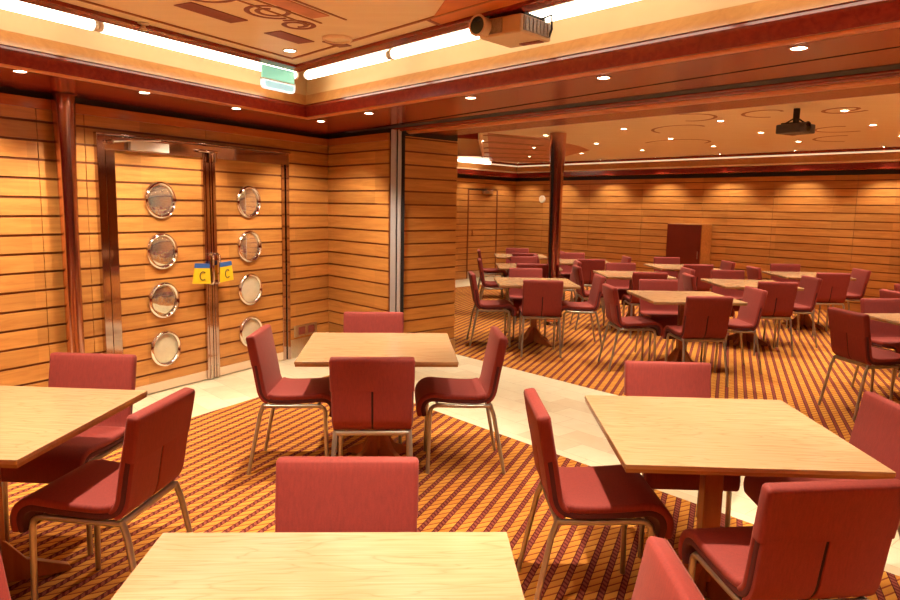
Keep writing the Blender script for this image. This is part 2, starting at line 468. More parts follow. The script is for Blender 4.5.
# folding-partition channel at the corner: two silver tracks in a black jamb
t = empty('partition_channel', (-.546, 6.99, 0), R(4))
tag(t, 'silver and black vertical channel for the folding partition at the wall corner', 'channel')
mb = MB(); mb.box((-.085, -.005, 0), (.085, .15, 2.33)); mb.build('jamb', M['black'], t)
for a_, b_ in ((-.050, .006), (.016, .052)):
    mb = MB(); mb.box((a_, -.045, 0), (b_, -.0055, 2.32)); mb.build('track', M['silver'], t, bevel=.010, segs=3)

# ------------------------------------------------------------------ soffits, beam, cove and ceilings
SZ, FZ = 2.33, 2.42
SA, SB = .90, 3.08                            # soffit inner edges
# soffit along the door wall
mb = MB(); mb.prism([XP(.0, 4.05), XP(0, -3.9), XP(SA, -3.9), XP(SA, SB), XP(SA, 3.3), XP(.5, 4.05)], SZ, FZ)
struct(mb.build('ceiling_soffit', M['mahogany'], bevel=0))
def bead(pts2, prof, name, mat, closed=False, smooth=45):
    """sweep a profile (offset sideways, z) along a plan polyline"""
    P = [Vector(p) for p in pts2]; rings = []
    for i, p in enumerate(P):
        a = (P[i] - P[i - 1]).normalized() if i > 0 else None
        b = (P[i + 1] - P[i]).normalized() if i < len(P) - 1 else None
        a = a or b; b = b or a
        na = Vector((-a.y, a.x)); nb = Vector((-b.y, b.x)); q = (na + nb); q = q / q.dot(na) if q.dot(na) else na
        rings.append([(p.x + q.x * o, p.y + q.y * o, z) for o, z in prof])
    mb = MB(); mb.loft(rings); return struct(mb.build(name, mat, smooth=smooth))
def halfround(o, z, r, n=8, sq=1.0):
    return [(o + r * math.cos(PI + PI * k / n), z + r * sq * math.sin(PI + PI * k / n)) for k in range(n + 1)] + [(o + r, z + .02), (o - r, z + .02)]
# path runs along the door wall toward the corner, then along the beam (left side = towards the walls)
def path(offA, cB): return [XP(offA, -3.9), XP(offA, cB), ND(cB, 5.1)]
def sgn(prof): return prof
# ridge bead, fascia, gold ledge, cove, following both sides of the room
bead(path(SA - .03, SB + .05), halfround(0, SZ, .030, 8, .8), 'trim_5', M['mahogany_light'])
bead(path(SA - .10, SB + .12), halfround(0, SZ, .018, 6, .7), 'trim_5', M['mahogany'])
bead(path(SA, SB), [(0, SZ - .01), (.05, SZ - .01), (.05, FZ), (-.005, FZ), (-.012, FZ - .02), (-.004, FZ - .035)], 'trim_5', M['mahogany'])
bead(path(SA, SB), [(-.012, FZ), (.02, FZ), (.06, FZ + .075), (.028, FZ + .085), (.02, FZ + .075)], 'trim_6', M['gold_wood'])
bead(path(SA, SB), [(.028, FZ + .08), (.05, FZ + .15), (.045, FZ + .25), (0, FZ + .34), (-.10, FZ + .42), (-.25, FZ + .455), (-.8, FZ + .46), (-.8, FZ + .50), (.12, FZ + .5), (.12, FZ + .08)], 'ceiling_cove', M['cove'])
# beam underside
mb = MB(); mb.prism([XP(SA, SB), ND(SB, 5.1), ND(4.02, 5.1), XP(.0, 4.05), XP(.5, 4.05), XP(SA, 3.3)], SZ, FZ)
struct(mb.build('ceiling_beam', M['mahogany']))
mb = MB(); mb.prism([ND(4.0, 5.1), ND(4.14, 5.1), ND(4.14, -6.3), ND(4.0, -6.3)], SZ - .003, FZ - .01)
struct(mb.build('ceiling_slot', M['black']))
mb = MB(); mb.prism([ND(4.13, 5.1), ND(4.86, 5.1), ND(4.86, -6.8), ND(4.13, -6.8)], 2.315, 2.66)
struct(mb.build('ceiling_beam', M['mahogany'], bevel=.006))
bead([ND(4.35, -6.8), ND(4.35, 5.1)], halfround(0, 2.315, .05, 8, .45), 'trim_7', M['mahogany_light'])
bead([ND(4.20, -6.8), ND(4.20, 5.1)], halfround(0, 2.315, .03, 8, .5), 'trim_7', M['mahogany'])
# front ceiling raft with its red lip
LA, LB, LZ = 1.55, 2.52, 2.50
CZ = 2.525
mb = MB(); mb.prism([XP(LA + .02, -3.9), XP(LA + .02, LB - .02), ND(LB - .02, 5.1), ND(-3.9, 5.1)], CZ, CZ + .05)
ceil = struct(mb.build('ceiling', M['ceiling']))
bead(path(LA, LB), [(0, LZ), (.012, LZ + .02), (.008, LZ + .075), (-.02, LZ + .08), (-.085, LZ + .03), (-.085, LZ + .006), (-.05, LZ - .004)], 'trim_8', M['mahogany'])
bead(path(LA + .21, LB - .21), [(0, CZ - .008), (.012, CZ - .008), (.012, CZ + .01), (0, CZ + .01)], 'trim_8', M['inlay_line'])
# upper deck above everything
mb = MB(); mb.prism([ND(-4, 5.2), ND(13, 5.2), ND(13, -16), ND(-4, -16)], 3.0, 3.05); struct(mb.build('ceiling_deck', M['cove']))

# ceiling inlays (flat pieces let into the raft)
def inlay(pts, mat, dz=.004, z=None):
    mb = MB(); mb.prism(pts, (z or CZ) - dz, (z or CZ) + .002); o = mb.build('inlay', mat, ceil); return o
def wrect(al, off, la_, wo, mat, dz=.004): inlay([WA(al, off), WA(al + la_, off), WA(al + la_, off + wo), WA(al, off + wo)], mat, dz)
for al, l_ in ((1.22, .36), (1.83, .36), (2.43, .36), (3.03, .28)):
    wrect(al, 2.08, l_, .12, M['inlay_dark'])
for off in (2.42, 2.50, 2.66): wrect(.5, off, 2.5, .012, M['inlay_line'])
wrect(3.33, 2.24, .16, .09, M['inlay_dark'])
wrect(.9, 2.53, 2.0, .11, M['inlay_pink'])
def swirl(cx, cy, r, turns, wid, a0=0, mat='inlay_line'):
    mb = MB(); pts = []; k = int(28 * turns)
    for i in range(k + 1):
        a = a0 + 2 * PI * turns * i / k; rr = r * (1 - .62 * i / k)
        pts.append((cx + rr * math.cos(a), cy + rr * math.sin(a), CZ))
    mb.tube(pts, wid, 6, .25); mb.build('swirl', M[mat], ceil, smooth=60)
for al, off, r, a0 in ((2.35, 2.36, .16, 0), (2.72, 2.42, .13, 1.2), (1.95, 2.40, .14, 2.2), (2.98, 2.36, .10, 4.2), (1.5, 2.44, .15, 3)):
    swirl(*WA(al, off), r, 1.6, .014, a0, 'inlay_dark')
inlay([(-.12, 3.72), (-.02, 3.86), (.50, 3.20), (.62, 2.7), (.30, 2.5), (.05, 2.9)], M['inlay_orange'])
inlay([(-.155, 3.70), (-.04, 3.885), (-.02, 3.87), (-.135, 3.69)], M['inlay_dark'], .006)
# round grille, sprinkler
def ceil_dome(name, x, y, r, h, mat, label, cat, z=CZ):
    e = empty(name, (x, y, z)); tag(e, label, cat)
    mb = MB(); mb.lathe([(r, 0.0), (r, -h * .5), (r * .9, -h), (r * .82, -h), (r * .8, -h * .6)], 28); mb.build('rim', M['cream_bead'], e, smooth=40)
    mb = MB(); mb.lathe([(r * .8, -h * .5), (r * .4, -h * .55), (.002, -h * .55)], 28); mb.build('grille', M[mat], e, smooth=40)
ceil_dome('ceiling_speaker', -.66, 4.15, .085, .016, 'ceiling', 'round cream speaker grille in the tan ceiling near the cove corner', 'speaker')
e = empty('sprinkler', (-1.64, 3.89, CZ)); tag(e, 'small brass sprinkler head on ceiling above the cove light', 'sprinkler')
mb = MB(); mb.lathe([(.03, 0), (.03, -.008), (.012, -.012), (.010, -.03), (.018, -.034), (.018, -.038), (.002, -.04)], 16); mb.build('head', M['steel'], e, smooth=40)

# ---- far room
FC = 2.60
mb = MB(); mb.prism([ND(4.86, 5.1), ND(FAR_N - .32, 5.1), XLN(.32, FAR_N - .32), XLN(.32, 4.86)], FC, FC + .05)
farceil = struct(mb.build('ceiling', M['ceiling']))
bq0, bq1 = XLN(0, FAR_N), ND(FAR_N, 5.1)
FL = (Vector(bq1) - Vector(bq0)).length
wb = plank_wall('wall_far', bq0, bq1, [(0, FL, .10, 2.215)], y=-1, seams=[.9 + 1.33 * k for k in range(13)])
lw0 = LW(-4.5); lw1 = bq0
LL = (Vector(lw1) - Vector(lw0)).length
dl0 = LL - (Vector(lw1) - LW0).length                           # local x of LW(0)
plank_wall('wall_far_left', lw0, lw1, [(0, dl0 + .30, .10, 2.215), (dl0 + .30, dl0 + 1.36, 1.99, 2.215), (dl0 + 1.36, LL, .10, 2.215)], y=-1, seams=[.9, 2.2, 3.5])
def on_lw(mb, name, mats, **k):
    o = mb.build(name, mats, **k); o.matrix_world = wall_obj_matrix(lw0, lw1); return o
e = empty('door_3'); e.matrix_world = wall_obj_matrix(lw0, lw1); e['kind'] = 'structure'
mb = MB(); mb.cur = 1; mb.box((dl0 + .33, 0, .0), (dl0 + 1.33, .05, 1.97)); mb.cur = 0; planks(mb, dl0 + .33, dl0 + 1.33, .10, 1.97, -1); mb.build('door_panel', [M['panel'], M['backing']], e)
mb = MB(); mb.box((dl0 + .29, -.02, 0), (dl0 + .33, .05, 2.0)); mb.box((dl0 + 1.33, -.02, 0), (dl0 + 1.37, .05, 2.0)); mb.build('door_frame', M['backing'], e)
mb = MB(); mb.tube([(dl0 + .42, -.05, .95), (dl0 + .42, -.05, 1.1)], .012, 8); mb.build('door_handle', M['chrome'], e, smooth=50)
mb = MB(); mb.box((dl0 + .33, -.02, .005), (dl0 + 1.33, -.013, .16)); mb.build('kick_plate', M['steel'], e)
c = empty('door_closer'); c.matrix_world = wall_obj_matrix(lw0, lw1); tag(c, 'small silver closer on top of the far room door', 'door closer')
mb = MB(); mb.box((dl0 + .80, -.07, 1.90), (dl0 + 1.12, -.014, 1.96)); mb.build('housing', M['steel'], c, bevel=.004)
mb = MB(); mb.tube([(dl0 + .9, -.075, 1.97), (dl0 + 1.25, -.09, 1.985)], .01, 6); mb.build('arm', M['chrome'], c, smooth=50)
mb = MB(); mb.box((0, -.016, 0), (FL, 0, .10)); o = mb.build('baseboard_far', M['panel']); o.matrix_world = wall_obj_matrix(bq0, bq1); struct(o)
mb = MB(); mb.box((0, -.016, 0), (dl0 + .29, 0, .10)); mb.box((dl0 + 1.37, -.016, 0), (LL, 0, .10)); struct(on_lw(mb, 'baseboard_far_left', M['panel']))
# cornice of the far room: black gap, dark fascia, gold step with two cream beads
fp = [lw0, bq0, bq1]
bead(fp, [(0, 2.215), (-.012, 2.215), (-.012, 2.29), (0, 2.29)], 'trim_9', M['black'])
bead(fp, [(0, 2.285), (-.18, 2.285), (-.20, 2.30), (-.20, 2.395), (0, 2.395)], 'trim_9', M['mahogany'])
bead(fp, [(0, 2.395), (-.215, 2.395), (-.225, 2.41), (-.215, 2.425), (0, 2.425)], 'trim_9', M['cream_bead'])
bead(fp, [(0, 2.425), (-.20, 2.425), (-.225, 2.53), (0, 2.53)], 'trim_10', M['gold_wood'])
M['led'] = emit('warm_led_strip', (1.0, .80, .50), .6)
for (qa, qb, lab) in ((XLN(.262, FAR_N - .262), ND(FAR_N - .262, 5.0), 'thin warm led strip along the far wall cornice'), (LW(-4.4, .262), XLN(.262, FAR_N - .262), 'thin warm led strip along the cornice over the far door')):
    A_ = Vector((*qa, 2.546)); B_ = Vector((*qb, 2.546)); L_ = (B_ - A_).length
    e = empty('led_strip', (A_ + B_) / 2, math.atan2(B_.y - A_.y, B_.x - A_.x)); tag(e, lab, 'strip light')
    mb = MB(); mb.tube([(-L_ / 2 + .02, 0, 0), (L_ / 2 - .02, 0, 0)], .012, 8); mb.build('strip', M['led'], e, smooth=50)
    mb = MB(); mb.box((-L_ / 2 + .02, .008, -.014), (L_ / 2 - .02, .03, .012)); mb.build('channel', M['cream_bead'], e)
bead(fp, [(0, 2.53), (-.22, 2.53), (-.225, 2.545), (-.22, 2.56), (0, 2.56)], 'trim_10', M['cream_bead'])
bead(fp, [(0, 2.56), (-.30, 2.56), (-.34, 2.60), (-.34, 2.64), (0, 2.64)], 'trim_10', M['mahogany'])
# swirl artwork on the far ceiling near the pillar, and lighter curls further right
def finlay(pts, mat, dz): 
    mb = MB(); mb.prism(pts, FC - dz, FC + .002); mb.build('inlay', M[mat], farceil)
finlay([(.47, 9.9), (1.30, 10.45), (2.0, 11.6), (2.35, 12.4), (1.95, 16.2), (.80, 15.7)], 'inlay_pink', .004)
for k in range(6):
    f = k / 5
    a = Vector((.50 + .12 * f, 10.1 + 1.1 * k)); b = Vector((1.25 + .95 * f, 10.7 + 1.0 * k)); q = (b - a).normalized(); s_ = Vector((-q.y, q.x)) * .13
    finlay([tuple(a - s_), tuple(b - s_ * .4), tuple(b + s_ * .4), tuple(a + s_)], 'inlay_line', .007)
def fswirl(cx, cy, r, turns, a0, wid=.02, mat='inlay_line'):
    mb = MB(); pts = []; k = int(28 * turns)
    for i in range(k + 1):
        a = a0 + 2 * PI * turns * i / k; rr = r * (1 - .6 * i / k)
        pts.append((cx + rr * math.cos(a), cy + rr * math.sin(a) * 1.3, FC))
    mb.tube(pts, wid, 6, .2); mb.build('swirl', M[mat], farceil, smooth=60)
for a in ((3.8, 7.1, .22, 1.1, 0), (3.2, 7.4, .3, .7, 1), (2.9, 8.9, .5, .5, 2), (4.6, 8.6, .4, .6, .5), (3.5, 10.8, .6, .5, 3), (2.6, 8.0, .35, .6, 4), (5.2, 9.6, .5, .5, 1)):
    fswirl(*a)
# dropped wood box with a lit edge above the far door, seen past the pillar
bx = empty('ceiling_drop', (.30, 9.75, 0)); bx['kind'] = 'structure'
mb = MB(); mb.prism([(-.9, -.35), (.04, .02), (.24, 3.3), (-.9, 3.3)], 2.50, 2.598); mb.build('drop_panel', M['mahogany'], bx)
mb = MB(); mb.prism([(.04, .02), (.065, .02), (.265, 3.3), (.24, 3.3)], 2.49, 2.598); mb.build('edge_strip', M['cream_bead'], bx)

# closing walls of the rooms (out of the photograph's frame but part of the place)
plank_wall('wall_right', ND(13, 5.1), ND(-3.9, 5.1), [(0, 16.9, 0, 2.98)], y=-1, face='mahogany')
q0, q1 = ND(-3.9, 5.1), XP(0, -3.9)
plank_wall('wall_rear', q0, q1, [(0, (Vector(q1) - Vector(q0)).length, 0, 2.98)], y=-1, face='mahogany')

# ------------------------------------------------------------------ exit sign
es = empty('exit_sign', (*WA(3.76, 1.505), 0), math.atan2(w2.y, w2.x))
tag(es, 'green and white exit sign hanging from the ceiling by the cove light', 'sign')
mb = MB(); mb.box((-.15, -.012, 2.42), (.15, .012, 2.505)); mb.build('green_panel', M['green'], es, bevel=.003)
def rrect(x0, x1, z0, z1, r, n=6):
    pts = [(x0, z1), (x0, z0 + r)] 
    pts = [(x1, z1), (x0, z1)]
    pts += [(x0 + r - r * math.cos(PI / 2 * k / n), z0 + r - r * math.sin(PI / 2 * k / n)) for k in range(n + 1)]
    pts += [(x1 - r + r * math.sin(PI / 2 * k / n), z0 + r - r * math.cos(PI / 2 * k / n)) for k in range(n + 1)]
    return pts
def plate(pts, y0, y1):
    mb = MB(); n = len(pts)
    mb.add([(x, y0, z) for x, z in pts] + [(x, y1, z) for x, z in pts], [tuple(range(n)), tuple(range(2 * n - 1, n - 1, -1))] + [(i, n + i, n + (i + 1) % n, (i + 1) % n) for i in range(n)])
    return mb
plate(rrect(-.155, .155, 2.355, 2.412, .03), -.014, .014).build('lower_panel', M['sign_white'], es)
plate(rrect(-.138, .138, 2.364, 2.405, .022), -.0165, .0165).build('pictogram_panel', M['sign_blue'], es)
mb = MB(); mb.box((-.158, -.016, 2.411), (.158, .016, 2.421)); mb.build('rail', M['acrylic'], es)

# ------------------------------------------------------------------ projectors
def projector(loc, rz, name, label, dark=False):
    e = empty(name, loc, rz); tag(e, label, 'projector')
    body = M['proj_dark'] if dark else M['proj_body']
    mb = MB(); mb.box((-.125, -.13, 0), (.125, .13, .088)); mb.build('body', [body], e, bevel=.012)
    mb = MB(); mb.box((.1255, -.11, .014), (.131, .11, .078))
    for k in range(7): mb.box((.131, -.10 + k * .03, .018), (.134, -.088 + k * .03, .074))
    mb.build('vent_grille', M['proj_side'], e)
    mb = MB(); mb.box((-.11, -.136, .012), (.02, -.1305, .078)); mb.build('side_grille', M['proj_side'], e)
    mb = MB(); mb.lathe([(.045, 0), (.045, .05), (.050, .055), (.050, .062), (.040, .062)], 28, Matrix.Translation((-.085, -.128, .048)) @ Matrix.Rotation(R(90), 4, 'X'))
    o = mb.build('lens_barrel', body, e, smooth=40)
    mb = MB(); mb.lathe([(.041, .0), (.041, .060), (.02, .055), (.002, .054)], 28, Matrix.Translation((-.085, -.128, .048)) @ Matrix.Rotation(R(90), 4, 'X')); mb.build('lens_glass', M['lens'], o, smooth=40)
    mb = MB(); mb.box((-.02, .06, -.004), (.10, .10, .002)); mb.build('filter_hatch', M['inlay_dark'], e)
    top = CZ - loc[2] if not dark else FC - loc[2]
    mb = MB(); mb.box((-.10, -.08, .088), (.11, .09, .102)); mb.tube([(0, 0, .10), (0, 0, top)], .03, 12)
    for x, y in ((-.07, -.06), (.09, -.05), (.08, .07), (-.07, .07)): mb.tube([(x, y, .096), (x * .3, y * .3, .14)], .008, 6)
    mb.build('mount', M['black'], e, smooth=40)
    mb = MB(); mb.tube([(.10, .05, .09), (.16, .07, .11), (.15, .09, .05), (.13, .10, .02)], .006, 6); mb.build('cable', M['black'], e, smooth=50)
    return e
projector((.292, 3.58, 2.40), R(-41), 'projector', 'beige projector hung upside down in front of the cove light')
p = projector((3.33, 7.08, 2.36), R(30), 'projector', 'dark projector on a ceiling mount in the far room', True)

# ------------------------------------------------------------------ downlights
LIGHTCOL = (1.0, .86, .65)
dl = None
def downlight(x, y, z, watt, label, group, size=80, r=.032, tilt=None, blend=.55):
    global dl
    if dl is None:
        dl = empty('downlight', (x, y, z))
        mb = MB(); mb.lathe([(1.0, .0), (1.35, .0), (1.38, -.08), (1.30, -.16), (1.05, -.16)], 24); mb.build('ring', M['lamp_ring'], dl, smooth=40)
        mb = MB(); mb.lathe([(1.05, -.02), (1.04, -.10), (.5, -.13), (.01, -.14)], 24); mb.build('bulb', M['lamp_glow'], dl, smooth=40)
        e = dl
    else:
        e = copy_tree(dl); e.location = (x, y, z)
    e.scale = (r, r, .032)
    tag(e, label, 'downlight', group)
    L = bpy.data.lights.new('downlight_spot', 'SPOT'); L.energy = watt; L.color = LIGHTCOL
    L.spot_size = R(size); L.spot_blend = blend; L.shadow_soft_size = .035
    o = bpy.data.objects.new('downlight_spot', L); COL.objects.link(o); o.location = (x, y, z - .02)
    if tilt: o.rotation_euler = Vector((tilt[0], tilt[1], -1)).to_track_quat('-Z', 'Y').to_euler()
    return e
ordw = ['first', 'second', 'third', 'fourth', 'fifth', 'sixth', 'seventh', 'eighth', 'ninth', 'tenth', 'eleventh', 'twelfth']
G1 = 'downlights in the red wood soffit'
for k in range(6):
    al = 4.15 - .835 * k
    lab = f'round downlight in the door wall soffit, {ordw[k]} from the room corner'
    downlight(*WA(al, .71), SZ, 75, lab, G1, 100, tilt=-m2 * .42)
downlight(-1.177, 6.472, SZ, 75, 'round downlight at the corner of the red soffit beside the stub wall', G1, 100, tilt=(-.1, .45))
for k, dd in enumerate((-4.86, -3.65, -2.55, -1.48, -.40, .7, 1.8)):
    downlight(*ND(3.325, dd), SZ, 75, f'round downlight under the red beam, {ordw[k]} from the stub wall', G1, 100 if k == 0 else 85, tilt=n2 * .4 if k == 0 else n2 * .25)
G2 = 'downlights in the tan front ceiling'
for i, (nn, ds) in enumerate(((2.19, (-4.05, -1.67, .75, 3.0)), (.62, (-3.05, -1.15, .9, 3.0)), (-.95, (-1.67, .5, 2.6)), (-2.5, (-.6, 1.6, 3.6)))):
    for j, dd in enumerate(ds):
        q = n2 * nn + d2 * dd
        if q.dot(m2) - MOFF < 1.7: continue
        downlight(q.x, q.y, CZ, 250, f'downlight in the front ceiling, {ordw[i]} row from the beam, {ordw[j]} from the door wall', G2, 80)
G3 = 'downlights in the far room ceiling'
for i, (nn, d0) in enumerate(((7.57, -6.75), (8.98, -6.97), (10.42, -7.12), (6.1, -6.6))):
    for j in range(-2, 7):
        dd = d0 + 1.29 * j
        q = n2 * nn + d2 * dd
        if (q - LW0).dot(lwn) < .8 or dd > 1.5: continue
        if abs(nn - 6.1) < .1 and j > 3: continue
        downlight(q.x, q.y, FC, 125, f'round downlight in the far ceiling, {ordw[(i + 1) % 4]} row beyond the beam, {ordw[j + 2]} from the far door', G3)
G4 = 'wall washers in the far cornice'
for j in range(10):
    dd = -11.75 + 1.30 * j
    downlight(*ND(FAR_N - .46, dd), FC, 62, f'small wall washer along the far cornice, {ordw[j]} from the far door corner', G4, 100, .018)
for j in range(2):
    downlight(*LW(.15 + 1.35 * j, .46), FC, 38, f'small wall washer before the far door, {("pillar", "corner")[j]} side', G4, 100, .018)
# cove lamps: long white tubes lying in the cove just above the raft edge
M['tube'] = emit('white_cove_tube', (1.0, .90, .70), 5.5)
TZ, TO = 2.606, 1.045
def cove_tube(pa, pb, label):
    a = Vector((*pa, TZ)); b = Vector((*pb, TZ)); L = (b - a).length
    e = empty('strip_light', (a + b) / 2, math.atan2(b.y - a.y, b.x - a.x)); tag(e, label, 'strip light', 'white strip lights in the cove')
    mb = MB(); mb.tube([(-L / 2 + .03, 0, 0), (L / 2 - .03, 0, 0)], .034, 14); mb.build('tube', M['tube'], e, smooth=50)
    for sx in (-1, 1):
        mb = MB(); mb.tube([(sx * (L / 2 - .03), 0, 0), (sx * (L / 2 - .004), 0, 0)], .032, 14); mb.build('end_cap', M['white_plastic'], e, smooth=50)
    mb = MB(); mb.box((-L / 2 + .02, -.012, .033), (L / 2 - .02, .012, .05)); mb.build('batten', M['white_plastic'], e)
TB = SB - (TO - SA)                              # same distance behind the lip on the beam side
cl = Vector(XP(TO, TB)); al_c = cl.dot(w2); d_c = cl.dot(d2)
for k in range(4):
    cove_tube(WA(al_c - .07 - 1.72 * (k + 1), TO), WA(al_c - .07 - 1.72 * k, TO), f'white strip light in the cove over the door wall, {ordw[k]} from the corner')
for k in range(7):
    cove_tube(ND(TB, d_c + .07 + 1.14 * k), ND(TB, d_c + .07 + 1.14 * (k + 1)), f'white strip light in the cove along the beam, {ordw[k]} from the corner')

fa = Vector((*LW(-.6, .50), 2.545)); fb = Vector((*LW(.42, .50), 2.545)); fl_ = (fb - fa).length
e = empty('strip_light', (fa + fb) / 2, math.atan2(fb.y - fa.y, fb.x - fa.x)); tag(e, 'white strip light at the ceiling edge above the far room door', 'strip light', 'white strip lights in the cove')
mb = MB(); mb.tube([(-fl_ / 2, 0, 0), (fl_ / 2, 0, 0)], .036, 12); mb.build('tube', M['tube'], e, smooth=50)
# ------------------------------------------------------------------ furniture
def rr_section(w, t, r, n=4):
    """rounded rectangle, half sizes w (x) and t (thickness)"""
    r = min(r, t * .98, w * .98); pts = []
    for cx, cy, a0 in ((w - r, t - r, 0), (-w + r, t - r, PI / 2), (-w + r, -t + r, PI), (w - r, -t + r, 1.5 * PI)):
        for k in range(n + 1):
            a = a0 + PI / 2 * k / n; pts.append((cx + r * math.cos(a), cy + r * math.sin(a)))
    return pts
def smooth_path(P, sub=4):
    out = []
    for i in range(len(P) - 1):
        p0 = P[max(i - 1, 0)]; p1 = P[i]; p2 = P[i + 1]; p3 = P[min(i + 2, len(P) - 1)]
        for k in range(sub):
            t = k / sub
            out.append(tuple(.5 * ((2 * b) + (-a + c) * t + (2 * a - 5 * b + 4 * c - d) * t * t + (-a + 3 * b - 3 * c + d) * t ** 3) for a, b, c, d in zip(p0, p1, p2, p3)))
    out.append(P[-1]); return out
def strip(mb, P, w, t, r, off=0, endround=True, x0=0):
    """loft a rounded rectangle along the side profile P (y,z); off shifts along the profile normal"""
    rings = []; n = len(P)
    T = []
    for i in range(n):
        a = P[max(i - 1, 0)]; b = P[min(i + 1, n - 1)]; v = Vector((b[0] - a[0], b[1] - a[1])).normalized(); T.append(v)
    seq = [(0, 0, .0)] 
    def ring(p, v, f, shift):
        nrm = Vector((-v.y, v.x)); 
        ww, tt = w - (1 - f) * r, t - (1 - f) * r
        c = Vector(p) + nrm * off + v * shift
        return [(x0 + x, c.x + nrm.x * y, c.y + nrm.y * y) for x, y in rr_section(max(ww, .002), max(tt, .002), r * max(f, .15))]
    if endround in (True, 'start'):
        rings.append(ring(P[0], T[0], 0, -r)); rings.append(ring(P[0], T[0], .7, -r * .7))
    for p, v in zip(P, T): rings.append(ring(p, v, 1, 0))
    if endround in (True, 'end'):
        rings.append(ring(P[-1], T[-1], .7, r * .7)); rings.append(ring(P[-1], T[-1], 0, r))
    mb.loft(rings)

# side profile of the seat shell from the front lip to the top of the back (y, z)
PROF = smooth_path([(.172, .362), (.180, .402), (.167, .438), (.130, .457), (.08, .454), (0, .448), (-.10, .444), (-.165, .446), (-.205, .460), (-.228, .492),
                    (-.240, .55), (-.254, .63), (-.272, .72), (-.290, .818)], 3)
i_bend = min(range(len(PROF)), key=lambda i: abs(PROF[i][0] + .205) + abs(PROF[i][1] - .460))
i_mid = min(range(len(PROF)), key=lambda i: abs(PROF[i][1] - .645) + (0 if PROF[i][0] < -.2 else 9))
def make_chair(first_loc):
    e = empty('padded_chair', first_loc)
    HW = .212
    mb = MB(); strip(mb, PROF[:i_mid + 2], HW - .004, .014, .008, 0); mb.build('shell', M['fabric_dark'], e, smooth=55)
    mb = MB(); strip(mb, PROF[1:i_bend], HW, .016, .013, -.0235 * -1 if False else .0245 * -1); 
    seat = mb.build('seat', M['fabric'], e, smooth=55)
    mb = MB(); strip(mb, PROF[i_bend - 1:], HW, .012, .011, -.013)                   # continuous front pad
    strip(mb, PROF[i_mid:], HW + .003, .0265, .014, .002, 'end')                            # thick padded upper back
    low = PROF[i_bend - 1:i_mid + 1]
    for sx in (-1, 1):                                                              # split rear panel
        strip(mb, low, (HW - .014) / 2, .0085, .004, .0195, 'start', sx * (HW - .004) / 2)
    back = mb.build('backrest', M['fabric'], e, smooth=55)
    mb = MB(); strip(mb, low, .006, .003, .002, .0215, False); mb.build('slit', M['slit'], back)
    # tube frame
    mb = MB()
    for sx in (-1, 1):
        x = sx * .192
        mb.tube([(x, -.226, .415), (x, -.10, .414), (x, .06, .418), (x, .093, .419)], .0125, 8)
    mb.tube([(-.192, -.222, .417), (.192, -.222, .417)], .0145, 8)
    mb.tube([(-.192, .093, .419), (.192, .093, .419)], .010, 8)
    mb.build('seat_frame', M['leg'], e, smooth=50)
    for sx in (-1, 1):
        x = sx * .192
        mb = MB(); mb.tube([(x, .091, .419), (x, .115, .415), (x, .131, .400), (x, .137, .375), (x * 1.02, .147, .0)], [.0125] * 4 + [.0115], 8); mb.build('leg', M['leg'], e, smooth=50)
        mb = MB(); mb.tube([(x, -.222, .425), (x * 1.02, -.245, .36), (x * 1.10, -.315, .0)], [.0125, .0125, .0105], 8); mb.build('leg', M['leg'], e, smooth=50)
    return e
def make_table():
    e = empty('square_table')
    mb = MB(); mb.box((-.45, -.45, .722), (.45, .45, .74)); mb.build('table_top', M['maple'], e, bevel=.003)
    mb = MB(); mb.prism([(-.447, -.447), (.447, -.447), (.447, .447), (-.447, .447)], .710, .722)
    mb.build('edge_band', M['maple_edge'], e)
    mb = MB(); mb.box((-.037, -.037, .10), (.037, .037, .69)); mb.build('column', M['table_leg'], e, bevel=.006)
    mb = MB()
    for a in (45, 135): 
        k = len(mb.v); mb.box((-.30, -.03, .678), (.30, .03, .710)); mb.xform(Matrix.Rotation(R(a), 4, 'Z'), k)
    mb.build('bearer', M['table_leg'], e)
    for a in (45, 135, 225, 315):
        mb = MB(); pts = [(.02, .03), (.275, .0), (.285, .012), (.275, .030), (.12, .105), (.05, .20), (.02, .23)]
        n = len(pts); mb.add([(x, -.019, z) for x, z in pts] + [(x, .019, z) for x, z in pts],
            [tuple(range(n)), tuple(range(2 * n - 1, n - 1, -1))] + [(i, n + i, n + (i + 1) % n, (i + 1) % n) for i in range(n)])
        mb.xform(Matrix.Rotation(R(a), 4, 'Z')); mb.build('foot', M['table_leg'], e, bevel=.004)
    return e
FLZ = .004
chair_proto = None; table_proto = None
SIDE = {'near': (0, -1, 0), 'far': (0, 1, 180), 'left': (-1, 0, -90), 'right': (1, 0, 90)}
def set_table(x, y, th, phrase, tlabel, chairs, off=.475, z=FLZ, tgroup=None):
    """one square table and its chairs; chairs: side -> (along the edge, extra pull-out, extra turn, look)"""
    global chair_proto, table_proto
    if table_proto is None: table_proto = make_table(); t = table_proto
    else: t = copy_tree(table_proto)
    t.location = (x, y, z); t.rotation_euler = (0, 0, R(th)); tag(t, tlabel, 'table', 'square maple tables')
    for s, (sl, out, turn, look) in chairs.items():
        ux, uy, r = SIDE[s]
        lx = ux * (off + out) + (0 if ux else sl); ly = uy * (off + out) + (0 if uy else sl)
        c_, s_ = math.cos(R(th)), math.sin(R(th))
        loc = (x + lx * c_ - ly * s_, y + lx * s_ + ly * c_, z)
        if chair_proto is None: chair_proto = make_chair(loc); c = chair_proto
        else: c = copy_tree(chair_proto)
        c.location = loc; c.rotation_euler = (0, 0, R(th + r + turn))
        where = {'near': 'on the near side of', 'far': 'on the far side of', 'left': 'at the left of', 'right': 'at the right of'}[s]
        tag(c, f'red padded chair {where} {phrase}' + (', ' + look if look else ''), 'chair', 'red padded chairs at the square tables')
N0 = (0, 0, 0, '')
